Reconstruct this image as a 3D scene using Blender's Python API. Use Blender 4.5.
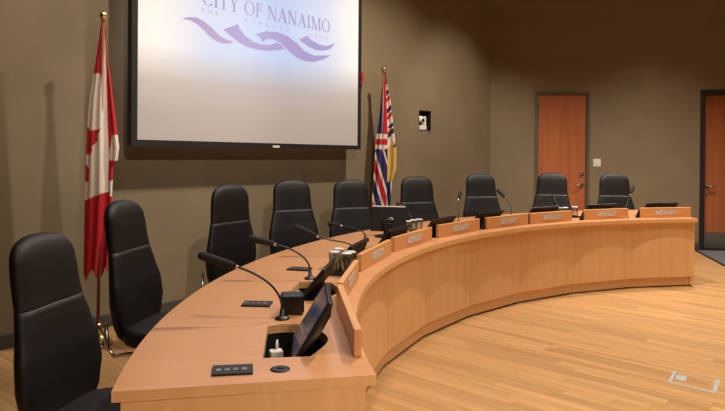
import bpy, bmesh, math, random
from mathutils import Vector, Matrix
random.seed(7)
S = bpy.context.scene
for o in list(bpy.data.objects): bpy.data.objects.remove(o)
COL = S.collection
R = math.radians
# ------------------------------------------------------------------ camera
FPX, PITCH, ROLL, CAMH, PPY = 675.8, 0.008, 0.008, 1.635, 142.2
cd = bpy.data.cameras.new('camera'); cam = bpy.data.objects.new('camera', cd); COL.objects.link(cam)
F = Vector((0, math.cos(PITCH), -math.sin(PITCH))); U = Vector((0, math.sin(PITCH), math.cos(PITCH))); X = Vector((1, 0, 0))
X2 = X*math.cos(ROLL)+U*math.sin(ROLL); U2 = -X*math.sin(ROLL)+U*math.cos(ROLL)
M4 = Matrix.Identity(4)
for i in range(3):
    M4[i][0] = X2[i]; M4[i][1] = U2[i]; M4[i][2] = -F[i]
M4[2][3] = CAMH
cam.matrix_world = M4
cd.sensor_width = 36; cd.lens = FPX/725*36; cd.shift_y = -(205.5-PPY)/725; cd.clip_start = .05
S.camera = cam
# ------------------------------------------------------------------ world, exposure
w = bpy.data.worlds.new('world'); S.world = w; w.use_nodes = True
w.node_tree.nodes['Background'].inputs[0].default_value = (1, .8, .6, 1)
w.node_tree.nodes['Background'].inputs[1].default_value = .02
S.view_settings.view_transform = 'Standard'; S.view_settings.look = 'None'
S.view_settings.exposure = 0.08; S.view_settings.gamma = 1; S.view_settings.use_curve_mapping = False
# ------------------------------------------------------------------ geometry of the room
ACX, ACY = 4.156, 3.302                      # centre of the desk's arc
L0 = Vector((-2.731, 5.104)); CO = Vector((1.953, 10.357))      # left wall line, corner
UW = (CO-L0).normalized(); NW = Vector((-UW.y, UW.x))           # along the wall, out of the room
BDIR = Vector((1, -.114)).normalized()                          # back wall direction
CEIL = 5.2
def onarc(r, a, z=0): return Vector((ACX+r*math.cos(R(a)), ACY+r*math.sin(R(a)), z))
# ------------------------------------------------------------------ lights: ceiling downlights, and lamps added as fill
def spot(name, p, energy, cone=74, blend=.5, target=None, color=(1, .905, .78), size=.06):
    ld = bpy.data.lights.new(name, 'SPOT'); ld.energy = energy; ld.spot_size = R(cone); ld.spot_blend = blend
    ld.color = color; ld.shadow_soft_size = size
    o = bpy.data.objects.new(name, ld); COL.objects.link(o); o.location = p
    t = Vector(target) if target else Vector((p[0], p[1], 0))
    o.rotation_euler = (t-Vector(p)).to_track_quat('-Z', 'Y').to_euler()
    return o
def wallpt(s, off, z): q = L0+UW*s-NW*off; return (q.x, q.y, z)
def backpt(s, off, z):
    q = CO+BDIR*s; n = Vector((-BDIR.y, BDIR.x)); q = q-n*off; return (q.x, q.y, z)
LZ = CEIL-.06
for s, off, e, st, zt, cone in ((-.8, 2.4, 230, -.8, 2.7, 56), (1.6, 2.4, 350, 1.0, 2.7, 58), (5.3, 2.2, 280, 6.3, .4, 50)):    # turned to the wall, off the floor; last one added to brighten the corner
    spot('downlight_or_fill', wallpt(s, off, LZ), e, cone, .6, wallpt(st, 0, zt))
spot('downlight_or_fill', wallpt(3.6, 2.6, LZ), 760, 122, .45)
spot('downlight_or_fill', (1.6, -1.0, LZ), 900, 30, .9, wallpt(2.6, 0, 1.1))  # added lamp, aimed to fill the shadow under the screen
spot('downlight_or_fill', backpt(2.35, 1.9, LZ), 840, 80, .9)
for a, e in ((184, 215), (162, 140), (124, 140), (104, 160)):
    spot('downlight_or_fill', onarc(4.4, a, LZ), e, 56, .8)
for x, y, e in ((1.9, -.6, 560), (3.3, .1, 1000), (5.4, .6, 1150)):  # row on the viewer's side, added to brighten the desk's upright faces
    spot('downlight_or_fill', (x, y, LZ), e, 118, .8)
for x, y, e, cone in ((2.9, 3.6, 70, 84), (2.6, 5.4, 150, 84), (4.4, 5.2, 270, 84), (6.3, 5.0, 300, 84), (4.8, 7.4, 150, 84), (6.8, 7.8, 110, 84)):
    spot('downlight_or_fill', (x, y, LZ), e, cone, .85)
# ------------------------------------------------------------------ helpers
def lin(c):
    return tuple(((v/255)/12.92 if v/255 <= .04045 else ((v/255+.055)/1.055)**2.4) for v in c)+(1,)
def tag(o, label=None, cat=None, group=None, kind=None):
    if label: o['label'] = label
    if cat: o['category'] = cat
    if group: o['group'] = group
    if kind: o['kind'] = kind
    return o
def empty(name, loc=(0, 0, 0), rz=0):
    o = bpy.data.objects.new(name, None); COL.objects.link(o); o.location = loc; o.rotation_euler = (0, 0, rz)
    o.empty_display_size = .1
    return o
def link(name, me, mats, parent=None, loc=None, rz=0):
    if not isinstance(mats, (list, tuple)): mats = [mats]
    if len(me.materials) == 0:
        for m in mats: me.materials.append(m)
    o = bpy.data.objects.new(name, me); COL.objects.link(o)
    if parent: o.parent = parent
    if loc is not None: o.location = loc
    o.rotation_euler = (0, 0, rz)
    return o
class MB:
    def __init__(s): s.v = []; s.f = []; s.mi = []; s.sm = []
    def add(s, vs, fs, mi=0, smooth=False):
        n = len(s.v); s.v += [tuple(v) for v in vs]
        for f in fs: s.f.append([i+n for i in f]); s.mi.append(mi); s.sm.append(smooth)
        return s
    def box(s, x0, x1, y0, y1, z0, z1, mi=0, M=None):
        v = [Vector((x, y, z)) for z in (z0, z1) for y in (y0, y1) for x in (x0, x1)]
        if M: v = [M @ p for p in v]
        return s.add(v, [(0, 2, 3, 1), (4, 5, 7, 6), (0, 1, 5, 4), (2, 6, 7, 3), (0, 4, 6, 2), (1, 3, 7, 5)], mi)
    def rings(s, rings, cap0=True, cap1=True, mi=0, smooth=True):
        n = len(rings[0]); vs = [p for r in rings for p in r]; fs = []
        for i in range(len(rings)-1):
            for j in range(n):
                a = i*n+j; b = i*n+(j+1) % n
                fs.append((a, b, b+n, a+n))
        base = len(s.v); s.add(vs, fs, mi, smooth)
        if cap0: s.f.append([base+j for j in range(n)][::-1]); s.mi.append(mi); s.sm.append(False)
        if cap1: s.f.append([base+(len(rings)-1)*n+j for j in range(n)]); s.mi.append(mi); s.sm.append(False)
        return s
    def lathe(s, prof, n=16, c=(0, 0, 0), mi=0, cap0=True, cap1=True, smooth=True):
        rg = [[(c[0]+r*math.cos(2*math.pi*j/n), c[1]+r*math.sin(2*math.pi*j/n), c[2]+z) for j in range(n)] for r, z in prof]
        return s.rings(rg, cap0, cap1, mi, smooth)
    def tube(s, pts, rad, n=8, mi=0):
        pts = [Vector(p) for p in pts]; rg = []
        if not isinstance(rad, (list, tuple)): rad = [rad]*len(pts)
        up = Vector((0.31, 0.17, .93))
        for i, p in enumerate(pts):
            d = (pts[min(i+1, len(pts)-1)]-pts[max(i-1, 0)]).normalized()
            a = d.cross(up).normalized(); b = a.cross(d).normalized()
            rg.append([p+(a*math.cos(2*math.pi*j/n)+b*math.sin(2*math.pi*j/n))*rad[i] for j in range(n)])
        return s.rings(rg, True, True, mi, True)
    def prism(s, poly, z0, z1, mi=0, M=None):      # poly in xy
        n = len(poly); v = [Vector((x, y, z0)) for x, y in poly]+[Vector((x, y, z1)) for x, y in poly]
        if M: v = [M @ p for p in v]
        return s.add(v, [tuple(range(n))[::-1], tuple(range(n, 2*n))]+[(j, (j+1) % n, n+(j+1) % n, n+j) for j in range(n)], mi)
    def mesh(s, name='mesh'):
        me = bpy.data.meshes.new(name); me.from_pydata(s.v, [], s.f)
        for p, m, sm in zip(me.polygons, s.mi, s.sm): p.material_index = m; p.use_smooth = sm
        bm = bmesh.new(); bm.from_mesh(me); bmesh.ops.recalc_face_normals(bm, faces=bm.faces); bm.to_mesh(me); bm.free()
        me.update(); return me
    def build(s, name, mats, parent=None, loc=None, rz=0, bevel=0, seg=2):
        o = link(name, s.mesh(name), mats, parent, loc, rz)
        if bevel:
            b = o.modifiers.new('bevel', 'BEVEL'); b.width = bevel; b.segments = seg; b.limit_method = 'ANGLE'; b.angle_limit = R(40)
        return o
def copy_tree(o, parent=None):
    c = o.copy(); COL.objects.link(c); c.parent = parent
    for ch in list(o.children): copy_tree(ch, c)
    return c
# ------------------------------------------------------------------ materials
def mat(name, col, rough=.5, metal=0, spec=.5, emis=None, es=0, coat=0):
    m = bpy.data.materials.new(name); m.use_nodes = True; b = m.node_tree.nodes['Principled BSDF']
    b.inputs['Base Color'].default_value = col if len(col) == 4 else lin(col)
    b.inputs['Roughness'].default_value = rough; b.inputs['Metallic'].default_value = metal
    b.inputs['Specular IOR Level'].default_value = spec; b.inputs['Coat Weight'].default_value = coat
    if emis: b.inputs['Emission Color'].default_value = lin(emis); b.inputs['Emission Strength'].default_value = es
    return m
def nodes(m): return m.node_tree.nodes, m.node_tree.links, m.node_tree.nodes['Principled BSDF']
def noisy(name, c1, c2, scale=(8, 8, 8), detail=4, rough=.5, bump=0, bscale=None, coat=0, spec=.5, lo=.35, hi=.65, rand=None, metal=0):
    """two-tone noise material in object space; rand = 'object' or 'island' adds a tone per piece"""
    m = mat(name, c1, rough, metal, spec, coat=coat); N, L, b = nodes(m)
    tc = N.new('ShaderNodeTexCoord'); mp = N.new('ShaderNodeMapping'); mp.inputs['Scale'].default_value = scale
    L.new(tc.outputs['Object'], mp.inputs['Vector'])
    nz = N.new('ShaderNodeTexNoise'); nz.inputs['Scale'].default_value = 1; nz.inputs['Detail'].default_value = detail
    src = mp.outputs[0]
    if rand:
        if rand == 'object':
            oi = N.new('ShaderNodeObjectInfo'); rv = oi.outputs['Random']
        else:
            gi = N.new('ShaderNodeNewGeometry'); rv = gi.outputs['Random Per Island']
        ad = N.new('ShaderNodeVectorMath'); ad.operation = 'ADD'; L.new(src, ad.inputs[0])
        sc = N.new('ShaderNodeMath'); sc.operation = 'MULTIPLY'; sc.inputs[1].default_value = 57; L.new(rv, sc.inputs[0]); L.new(sc.outputs[0], ad.inputs[1]); src = ad.outputs[0]
    L.new(src, nz.inputs['Vector'])
    rp = N.new('ShaderNodeValToRGB'); rp.color_ramp.elements[0].position = lo; rp.color_ramp.elements[1].position = hi
    rp.color_ramp.elements[0].color = lin(c1); rp.color_ramp.elements[1].color = lin(c2)
    L.new(nz.outputs['Fac'], rp.inputs[0]); out = rp.outputs[0]
    if rand:
        hs = N.new('ShaderNodeHueSaturation'); mr = N.new('ShaderNodeMapRange'); mr.inputs['To Min'].default_value = .85; mr.inputs['To Max'].default_value = 1.09
        L.new(rv, mr.inputs['Value']); L.new(mr.outputs[0], hs.inputs['Value']); L.new(out, hs.inputs['Color']); out = hs.outputs[0]
    L.new(out, b.inputs['Base Color'])
    if bump:
        n2 = N.new('ShaderNodeTexNoise'); n2.inputs['Scale'].default_value = bscale or 60; L.new(tc.outputs['Object'], n2.inputs['Vector'])
        bp = N.new('ShaderNodeBump'); bp.inputs['Strength'].default_value = bump; bp.inputs['Distance'].default_value = .01
        L.new(n2.outputs['Fac'], bp.inputs['Height']); L.new(bp.outputs[0], b.inputs['Normal'])
    return m
WALLC = ((120, 106, 82), (126, 111, 86))
m_wall = noisy('wall_paint', *WALLC, scale=(3, 3, 3), rough=.75, bump=.04, bscale=220)
m_ceil = noisy('ceiling_paint', (126, 118, 106), (134, 126, 112), rough=.9)
m_base = noisy('baseboard_rubber', (62, 60, 58), (70, 68, 65), rough=.6)
m_wood_v = noisy('beech_veneer_upright', (220, 169, 114), (228, 178, 123), scale=(26, 26, .9), detail=5, rough=.42, lo=.3, hi=.7)
m_wood_t = noisy('beech_veneer_top', (196, 138, 94), (205, 149, 104), scale=(1.6, 22, 10), detail=5, rough=.30, lo=.3, hi=.7)
m_wood_b = noisy('beech_block', (208, 150, 96), (218, 160, 106), scale=(20, 2, 26), detail=4, rough=.36, lo=.3, hi=.7)
m_plank = noisy('plank_wood', (168, 124, 80), (192, 151, 103), scale=(1.2, 34, 10), detail=5, rough=.34, lo=.28, hi=.72, rand='object')
m_plank2 = noisy('plank_wood_field', (168, 124, 80), (192, 151, 103), scale=(1.2, 34, 10), detail=5, rough=.34, lo=.28, hi=.72, rand='island')
m_door = noisy('door_veneer', (158, 88, 52), (174, 103, 62), scale=(16, 16, .8), detail=5, rough=.4, lo=.3, hi=.7)
m_leather = noisy('black_leather', (17, 14, 14), (23, 20, 20), scale=(30, 30, 30), rough=.55, spec=.38, bump=.12, bscale=180)
m_plastic = noisy('black_plastic', (17, 16, 17), (23, 22, 23), scale=(40, 40, 40), rough=.4)
m_foam = noisy('foam_black', (34, 26, 26), (44, 34, 34), scale=(120, 120, 120), rough=.9, bump=.3, bscale=400)
m_black = noisy('matte_black', (8, 8, 8), (12, 11, 11), rough=.85)
m_chrome = noisy('brushed_chrome', (200, 198, 195), (222, 220, 216), rough=.22, metal=1)
m_steel = noisy('dull_steel', (150, 146, 140), (170, 166, 160), scale=(60, 4, 60), rough=.4, metal=1)
m_brass = noisy('polished_brass', (196, 170, 112), (226, 204, 150), rough=.2, metal=1)
m_white = noisy('white_plastic', (214, 208, 198), (224, 218, 208), rough=.45)
m_pole = noisy('oak_pole', (120, 66, 38), (146, 84, 50), scale=(30, 30, 2), rough=.4)
m_red = noisy('red_plastic', (176, 34, 28), (190, 42, 34), rough=.4)
m_frame_b = noisy('black_painted_steel', (26, 23, 24), (33, 30, 31), rough=.5)
m_frame_o = noisy('olive_painted_steel', (88, 78, 60), (94, 84, 66), rough=.5)
m_glassy = mat('screen_glass', (14, 17, 24), .12, spec=.6)
def display_reflections():
    m = noisy('display_reflections', (10, 14, 22), (14, 18, 26), rough=.15); N, L, b = nodes(m)
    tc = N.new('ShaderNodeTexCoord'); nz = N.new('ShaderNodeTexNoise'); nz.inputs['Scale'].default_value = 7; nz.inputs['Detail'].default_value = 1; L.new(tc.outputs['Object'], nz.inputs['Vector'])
    rp = N.new('ShaderNodeValToRGB'); E = rp.color_ramp.elements; E[0].position = .4; E[0].color = lin((46, 56, 74)); E[1].position = .62; E[1].color = lin((96, 74, 68)); L.new(nz.outputs['Fac'], rp.inputs[0])  # screen picture and reflections, put into faint emitted patches
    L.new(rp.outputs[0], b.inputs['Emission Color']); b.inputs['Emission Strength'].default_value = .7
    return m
m_disp = display_reflections()
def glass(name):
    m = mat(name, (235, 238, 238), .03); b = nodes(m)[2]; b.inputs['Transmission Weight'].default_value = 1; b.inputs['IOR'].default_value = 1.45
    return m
def thin_glass(name):
    m = bpy.data.materials.new(name); m.use_nodes = True; N, L = m.node_tree.nodes, m.node_tree.links; N.clear()
    out = N.new('ShaderNodeOutputMaterial'); mx = N.new('ShaderNodeMixShader'); tr = N.new('ShaderNodeBsdfTransparent'); gl = N.new('ShaderNodeBsdfGlossy'); fr = N.new('ShaderNodeLayerWeight')
    tr.inputs[0].default_value = (.9, .92, .92, 1); gl.inputs['Roughness'].default_value = .08; fr.inputs['Blend'].default_value = .35
    L.new(fr.outputs['Facing'], mx.inputs[0]); L.new(tr.outputs[0], mx.inputs[1]); L.new(gl.outputs[0], mx.inputs[2]); L.new(mx.outputs[0], out.inputs[0])
    return m
m_glass = thin_glass('clear_glass')
m_thick = glass('thick_glass_base'); nodes(m_thick)[2].inputs['Transmission Weight'].default_value = .2; nodes(m_thick)[2].inputs['Roughness'].default_value = .12  # whitened body stands in for bright reflections in the glass
def ribbed_plate():
    m = noisy('engraved_plate', (140, 137, 135), (226, 222, 218), scale=(40, 130, 160), detail=3, rough=.4, lo=.40, hi=.54, metal=.15)
    return m
m_plate = ribbed_plate()
m_mat = noisy('grey_mat_pile', (84, 82, 86), (98, 96, 100), scale=(90, 90, 90), rough=.95, bump=.4, bscale=300)
m_tape = noisy('grey_tape', (150, 150, 148), (168, 168, 164), scale=(40, 40, 40), rough=.6)
# ------------------------------------------------------------------ floor with planks
room = [(-5.4, 2.11), tuple(CO), (9.2, CO.y-.114*(9.2-CO.x)), (9.2, -3.2), (-5.4, -3.2)]
fl = MB(); fl.prism(room, -.12, -.012); floor = fl.build('floor', m_black); tag(floor, kind='structure', label='dark subfloor under the narrow honey coloured floor planks')
PD = Vector((NW.x, NW.y)); PQ = Vector((-PD.y, PD.x))       # planks run square to the left wall
PW, GAP = .076, .0016
def inside(p, m=0):
    n = len(room); ins = False
    for i in range(n):
        x1, y1 = room[i]; x2, y2 = room[(i+1) % n]
        if (y1 > p.y) != (y2 > p.y) and p.x < (x2-x1)*(p.y-y1)/(y2-y1)+x1: ins = not ins
    return ins
def px(P):
    d = Vector(P)-Vector((0, 0, CAMH)); z = d.dot(F)
    if z < .3: return None
    return (362.5+FPX*d.dot(X2)/z, PPY-FPX*d.dot(U2)/z, z)
plank_meshes = {}
def plank_mesh(n):
    if n not in plank_meshes:
        b = MB(); l = n*.1; b.box(-l/2+GAP/2, l/2-GAP/2, -PW/2+GAP/2, PW/2-GAP/2, -.012, 0); plank_meshes[n] = b.mesh('plank')
        plank_meshes[n].materials.append(m_plank)
    return plank_meshes[n]
near = []; far = []; D0 = NW.dot(L0)
for row in range(-140, 160):
    q = row*PW; t = -16+random.random()*1.4
    while t < 16:
        n = random.choice((9, 11, 13, 15, 17)); l = n*.1
        if t >= D0-.02: break
        if t+l > D0-.004: l = D0-.004-t; n = l*10
        c = PD*(t+l/2)+PQ*q; t += l+1e-6
        if not any(inside(c+PD*l*k) for k in (-.48, 0, .48)): continue
        vis = 0
        for k in (-.45, 0, .45):
            e = px((c.x+PD.x*l*k, c.y+PD.y*l*k, 0))
            if e and -8 < e[0] < 733 and 225 < e[1] < 440:
                rr = math.hypot(c.x-ACX, c.y-ACY)
                vis = max(vis, 1/e[2]**2*(1 if rr < 4.25 else .35 if rr > 5.1 else 0))
        (near if vis else far).append((vis, n, c))
near.sort(key=lambda e: -e[0])
far += near[300:]; near = near[:300]
PA = math.atan2(PD.y, PD.x)
for v, n, c in near:
    link('plank', plank_mesh(n), m_plank, floor, (c.x, c.y, random.uniform(-.0006, 0)), PA)
pf = MB(); Minv = Matrix.Rotation(-PA, 4, 'Z')
for v, n, c in far:
    l = n*.1; p = Minv @ Vector((c.x, c.y, 0)); z = random.uniform(-.0006, 0)
    # keep the planks inside the room outline where they run into a wall
    pf.box(p.x-l/2+GAP/2, p.x+l/2-GAP/2, p.y-PW/2+GAP/2, p.y+PW/2-GAP/2, -.012, z)
o = pf.build('plank_field', m_plank2, floor, (0, 0, 0), PA); tag(o, kind='stuff')
# ------------------------------------------------------------------ walls and ceiling
TH = .14
def wall_mesh(a, b, out, z0=0, z1=CEIL, holes=()):
    """box wall from a to b, thickness outwards; holes = (s0, s1, z0, z1) cut through"""
    a = Vector(a); b = Vector(b); d = (b-a); Ln = d.length; d.normalize(); mb = MB()
    M = Matrix(((d.x, out.x, 0, a.x), (d.y, out.y, 0, a.y), (0, 0, 1, 0), (0, 0, 0, 1)))
    xs = sorted({0, Ln}|{h[0] for h in holes}|{h[1] for h in holes})
    for i in range(len(xs)-1):
        hs = sorted([h for h in holes if h[0] <= xs[i]+1e-6 and h[1] >= xs[i+1]-1e-6], key=lambda h: h[2]); z = z0
        for h in hs:
            if h[2] > z+1e-6: mb.box(xs[i], xs[i+1], 0, TH, z, h[2], 0, M)
            z = h[3]
        mb.box(xs[i], xs[i+1], 0, TH, z, z1, 0, M)
    return mb
NB = Vector((-BDIR.y, BDIR.x))
WS0 = L0-UW*4.0
niche = (4.0+5.23, 4.0+5.50, 1.72, 1.995)
bEnd = CO+BDIR*((9.2-CO.x)/BDIR.x)
D2 = (3.12, 4.075)                      # black framed door opening along the back wall
ow = wall_mesh(WS0, CO, NW, holes=(niche,)).build('wall_left', m_wall); tag(ow, kind='structure', label='long olive grey wall behind the projection screen and flags')
D1 = (.705, 1.445)
ow = wall_mesh(CO, bEnd, NB, holes=((D1[0], D1[1], 0, 2.315), (D2[0], D2[1], 0, 2.315))).build('wall_back', m_wall); tag(ow, kind='structure', label='olive grey wall holding the two wooden doors')
tag(wall_mesh(bEnd, (9.2, -3.2), Vector((1, 0))).build('wall_right', m_wall), kind='structure', label='plain olive grey wall beyond the right end of the room')
tag(wall_mesh((9.2, -3.2), (-5.4, -3.2), Vector((0, -1))).build('wall_front', m_wall), kind='structure', label='plain olive grey wall behind the viewpoint')
tag(wall_mesh((-5.4, -3.2), tuple(WS0), Vector((-1, 0))).build('wall_side', m_wall), kind='structure', label='plain olive grey wall left of the viewpoint')
c = MB(); c.prism(room, CEIL, CEIL+.1); tag(c.build('ceiling', m_ceil), kind='structure', label='dark flat ceiling above the council chamber')
def baseboard(name, a, b, out, lab):
    a = Vector(a); d = Vector(b)-a; Ln = d.length; d.normalize()
    M = Matrix(((d.x, out.x, 0, a.x), (d.y, out.y, 0, a.y), (0, 0, 1, 0), (0, 0, 0, 1)))
    mb = MB(); mb.box(0, Ln, -.012, -.0005, .001, .105, 0, M); mb.box(0, Ln, -.018, -.0005, .001, .014, 0, M)
    tag(mb.build(name, m_base), kind='structure', label=lab)
baseboard('baseboard_left', WS0, CO-UW*.02, NW, 'dark grey baseboard along the screen wall')
baseboard('baseboard_back', CO+BDIR*.02, CO+BDIR*(D1[0]-.06), NB, 'dark grey baseboard left of the narrow door')
baseboard('baseboard_middle', CO+BDIR*(D1[1]+.06), CO+BDIR*(D2[0]-.07), NB, 'dark grey baseboard between the two doors')
baseboard('baseboard_right', CO+BDIR*(D2[1]+.07), CO+BDIR*6.8, NB, 'dark grey baseboard right of the black framed door')
# wall frame for things on the back wall: local x along the wall, local -y into the room
BROT = math.atan2(BDIR.y, BDIR.x); LROT = math.atan2(UW.y, UW.x)
# ------------------------------------------------------------------ doors
def door(name, d, h, mframe, fw, recess, lab, kick, hinge):
    wd = d[1]-d[0]; e = empty(name, (CO.x+BDIR.x*d[0], CO.y+BDIR.y*d[0], 0), BROT); tag(e, lab, kind='structure')
    fr = MB()
    fr.box(-fw, 0.0, -.018, -.001, 0.001, h+fw); fr.box(wd, wd+fw, -.018, -.001, .001, h+fw); fr.box(0, wd, -.018, -.001, h, h+fw)
    fr.box(.001, .02, -.001, TH, .001, h-.001); fr.box(wd-.02, wd-.001, -.001, TH, .001, h-.001); fr.box(.02, wd-.02, -.001, TH, h-.02, h-.001)
    f = fr.build('door_frame', mframe, e)
    lf = MB(); lf.box(.024, wd-.024, recess, recess+.045, .008, h-.024); leaf = lf.build('door_leaf', m_door, e, bevel=.002)
    bk = MB(); bk.box(0.002, wd-.002, TH-.02, TH-.002, .002, h-.002); bk.build('backing', m_black, e)
    hx = wd-.075 if hinge == 'left' else .085; sg = -1 if hinge == 'left' else 1
    hd = MB(); M = Matrix.Translation((hx, recess, .94)) @ Matrix.Rotation(R(90), 4, 'X')
    prof = [(.030, 0), (.030, .008), (.012, .010), (.012, .045)]
    rg = [[M @ Vector((r*math.cos(2*math.pi*j/14), r*math.sin(2*math.pi*j/14), z)) for j in range(14)] for r, z in prof]
    hd.rings(rg); hd.tube([(hx, recess-.045, .94), (hx+sg*.05, recess-.05, .94), (hx+sg*.11, recess-.048, .935)], [.010, .010, .008])
    hd.build('lever_handle', m_chrome, leaf)
    db = MB(); M = Matrix.Translation((hx, recess, 1.11 if hinge == 'left' else .83)) @ Matrix.Rotation(R(90), 4, 'X')
    prof = [(.032, 0), (.032, .012), (.020, .018), (.018, .03)] if hinge == 'left' else [(.02, 0), (.02, .01), (.008, .012), (.008, .02)]
    db.rings([[M @ Vector((r*math.cos(2*math.pi*j/14), r*math.sin(2*math.pi*j/14), z)) for j in range(14)] for r, z in prof])
    db.build('lock_cylinder', m_chrome, leaf)
    if kick:
        k = MB(); k.box(.03, wd-.03, recess-.004, recess-.0005, .012, .255); k.build('kick_plate', m_steel, leaf)
    for z in (.22, h/2, h-.2):
        hg = MB(); xx = .018 if hinge == 'left' else wd-.018
        hg.tube([(xx, recess-.006, z-.05), (xx, recess-.006, z+.05)], .009); hg.build('hinge', m_steel if hinge != 'left' else m_frame_b, e)
    return e
door('door_1', D1, 2.315, m_frame_o, .035, .015, 'narrow orange brown wooden door behind the desk with lever and deadbolt', False, 'left')
door('door_2', D2, 2.315, m_frame_b, .055, .088, 'orange brown wooden door in a black frame at right edge', True, 'right')
# ------------------------------------------------------------------ desk
A0, A1, NS = 96.1, 191.4, 9
DA = (A1-A0)/NS
ZT, TT, RI, RO, RF = .76, .038, 4.18, 5.105, 4.235
def sec(k): return A1-DA*(k+.5)              # centre angle of station k (0 is nearest the camera)
desk = empty('council_desk', (ACX, ACY, 0)); tag(desk, 'long curved beech council desk with faceted front panels', 'desk')
HOLES = [-1.0, -2.2, -2.2, -2.25, -2.2, -1.6, -1.8, -1.7, -1.2]   # monitor openings, offset in degrees inside their sections
def pol(r, a): return Vector((r*math.cos(R(a)), r*math.sin(R(a)), 0))
def section_top(HO):
    bm = bmesh.new(); h = DA/2-.012
    out = [pol(RI, -h+2*h*i/14) for i in range(15)]+[pol(RO, h-2*h*i/14) for i in range(15)]
    hw = 3.0
    hole = [pol(4.59, HO-hw+.35), pol(4.59, HO+hw), pol(4.40, HO+hw), pol(4.365, HO+hw-.9)]
    hole += [pol(4.365-.05*math.sin(math.pi*i/8), HO+hw-.9-(2*hw-1.8)*i/8) for i in range(1, 8)]
    hole += [pol(4.365, HO-hw+.9), pol(4.40, HO-hw), pol(4.53, HO-hw)]
    loops = []
    for lp in (out, hole):
        vs = [bm.verts.new((p.x, p.y, ZT)) for p in lp]
        es = [bm.edges.new((vs[i], vs[(i+1) % len(vs)])) for i in range(len(vs))]; loops.append((vs, es))
    bmesh.ops.triangle_fill(bm, use_beauty=True, edges=loops[0][1]+loops[1][1])
    top = list(bm.faces); low = {}
    for v in list(bm.verts): low[v] = bm.verts.new((v.co.x, v.co.y, ZT-TT))
    for f in top: bm.faces.new([low[v] for v in reversed(f.verts)])
    for vs, es in loops:
        for i in range(len(vs)):
            a, b = vs[i], vs[(i+1) % len(vs)]; bm.faces.new((a, b, low[b], low[a]))
    bmesh.ops.recalc_face_normals(bm, faces=bm.faces)
    for f in bm.faces: f.material_index = 1 if abs(f.normal.z) < .5 else 0
    me = bpy.data.meshes.new('worktop'); bm.to_mesh(me); bm.free()
    wl = MB(); b = [(p.x, p.y) for p in hole]
    # open box hung under the opening
    n = len(b); cx = sum(x for x, y in b)/n; cy = sum(y for x, y in b)/n
    b2 = [(cx+(x-cx)*1.03, cy+(y-cy)*1.03) for x, y in b]
    vs = [(x, y, ZT-TT-.0005) for x, y in b2]+[(x, y, ZT-.16) for x, y in b2]
    wl.add(vs, [(j, (j+1) % n, n+(j+1) % n, n+j) for j in range(n)]+[tuple(range(n, 2*n))])
    return me, wl.mesh('cable_well')
h = DA/2-.008
def facet(r0, r1, z0, z1, hh=h):
    b = MB(); b.prism([(p.x, p.y) for p in (pol(r0, -hh), pol(r1, -hh), pol(r1, hh), pol(r0, hh))], z0, z1); return b.mesh('panel')
fp_me = facet(RF, RF+.022, .112, ZT-TT-.0005); pl_me = facet(RF+.024, RF+.046, .016, .1115)
rail_me = facet(RF+.023, RF+.045, .60, ZT-TT-.0005)
for k in range(NS):
    rz = R(sec(k)); top_me, well_me = section_top(HOLES[k])
    link('worktop', top_me, [m_wood_t, m_wood_v], desk, rz=rz); link('cable_well', well_me, m_black, desk, rz=rz)
    link('front_panel', fp_me, m_wood_v, desk, rz=rz); link('plinth', pl_me, m_wood_v, desk, rz=rz)
for a, nm in ((A1-.165, 1), (A0+.5, -1)):
    b = MB(); M = Matrix.Rotation(R(a), 4, 'Z')
    b.box(RF-.0 if nm < 0 else RI+.04, RO-.03, -.011, .011, .016, ZT-TT-.0005, 0, M); b.build('end_panel', m_wood_v, desk)
for k in range(1, NS):                       # gables between the stations
    b = MB(); M = Matrix.Rotation(R(A1-DA*k), 4, 'Z'); b.box(RF+.05, RO-.35, -.011, .011, .016, ZT-TT-.0005, 0, M); b.build('gable', m_wood_v, desk)
for k in range(NS+1):                        # levelling feet
    b = MB(); p = pol(RF+.05 if k else RF+.06, A1-DA*k+(.25 if k == NS else -.25 if k == 0 else .3))
    b.lathe([(.018, .0), (.018, .008), (.008, .010), (.008, .03)], 10, (p.x, p.y, 0)); b.build('foot', m_black, desk)
# ------------------------------------------------------------------ name blocks
ordw = ['nearest the viewer', 'second from the near end', 'third from the near end', 'fourth from the near end, before the upright monitor', 'fifth from the near end', 'fourth from the far right end', 'third from the far right end', 'second from the far right end', 'at the far right end']
BL = [(183.0, .82, 4.222, 4), (172.5, .66, 4.262, .5), (160.9, .68, 4.295, 0), (150.3, .70, 4.31, 0), (139.2, .68, 4.325, 0), (129.2, .64, 4.315, 0), (120.6, .60, 4.31, 0), (110.4, .58, 4.31, 0), (100.2, .62, 4.315, 0)]
for k, (a, ln, br, tw) in enumerate(BL):
    e = empty('name_block', onarc(br, a, ZT), R(a+tw)); tag(e, 'beech name block with metal plate, '+ordw[k], 'name block', 'name blocks on the desk edge')
    b = MB(); b.box(-.014, .018, -ln/2, ln/2, .0008, .112); b.build('block', m_wood_b, e, bevel=.003)
    b = MB(); b.box(-.0175, -.0145, -.125, .125, .036, .084); b.build('name_plate', m_plate, e)
    if k < 5: continue
    b = MB()
    s = 1
    b.add([(.005, s*(ln/2+.001), .001), (.005, s*(ln/2+.001), .095), (.005, s*(ln/2+.05), .001), (.02, s*(ln/2+.001), .001), (.02, s*(ln/2+.001), .095), (.02, s*(ln/2+.05), .001)],
          [(0, 1, 2), (3, 5, 4), (0, 3, 4, 1), (1, 4, 5, 2), (0, 2, 5, 3)])
    b.build('bracket', m_black, e)
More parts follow.
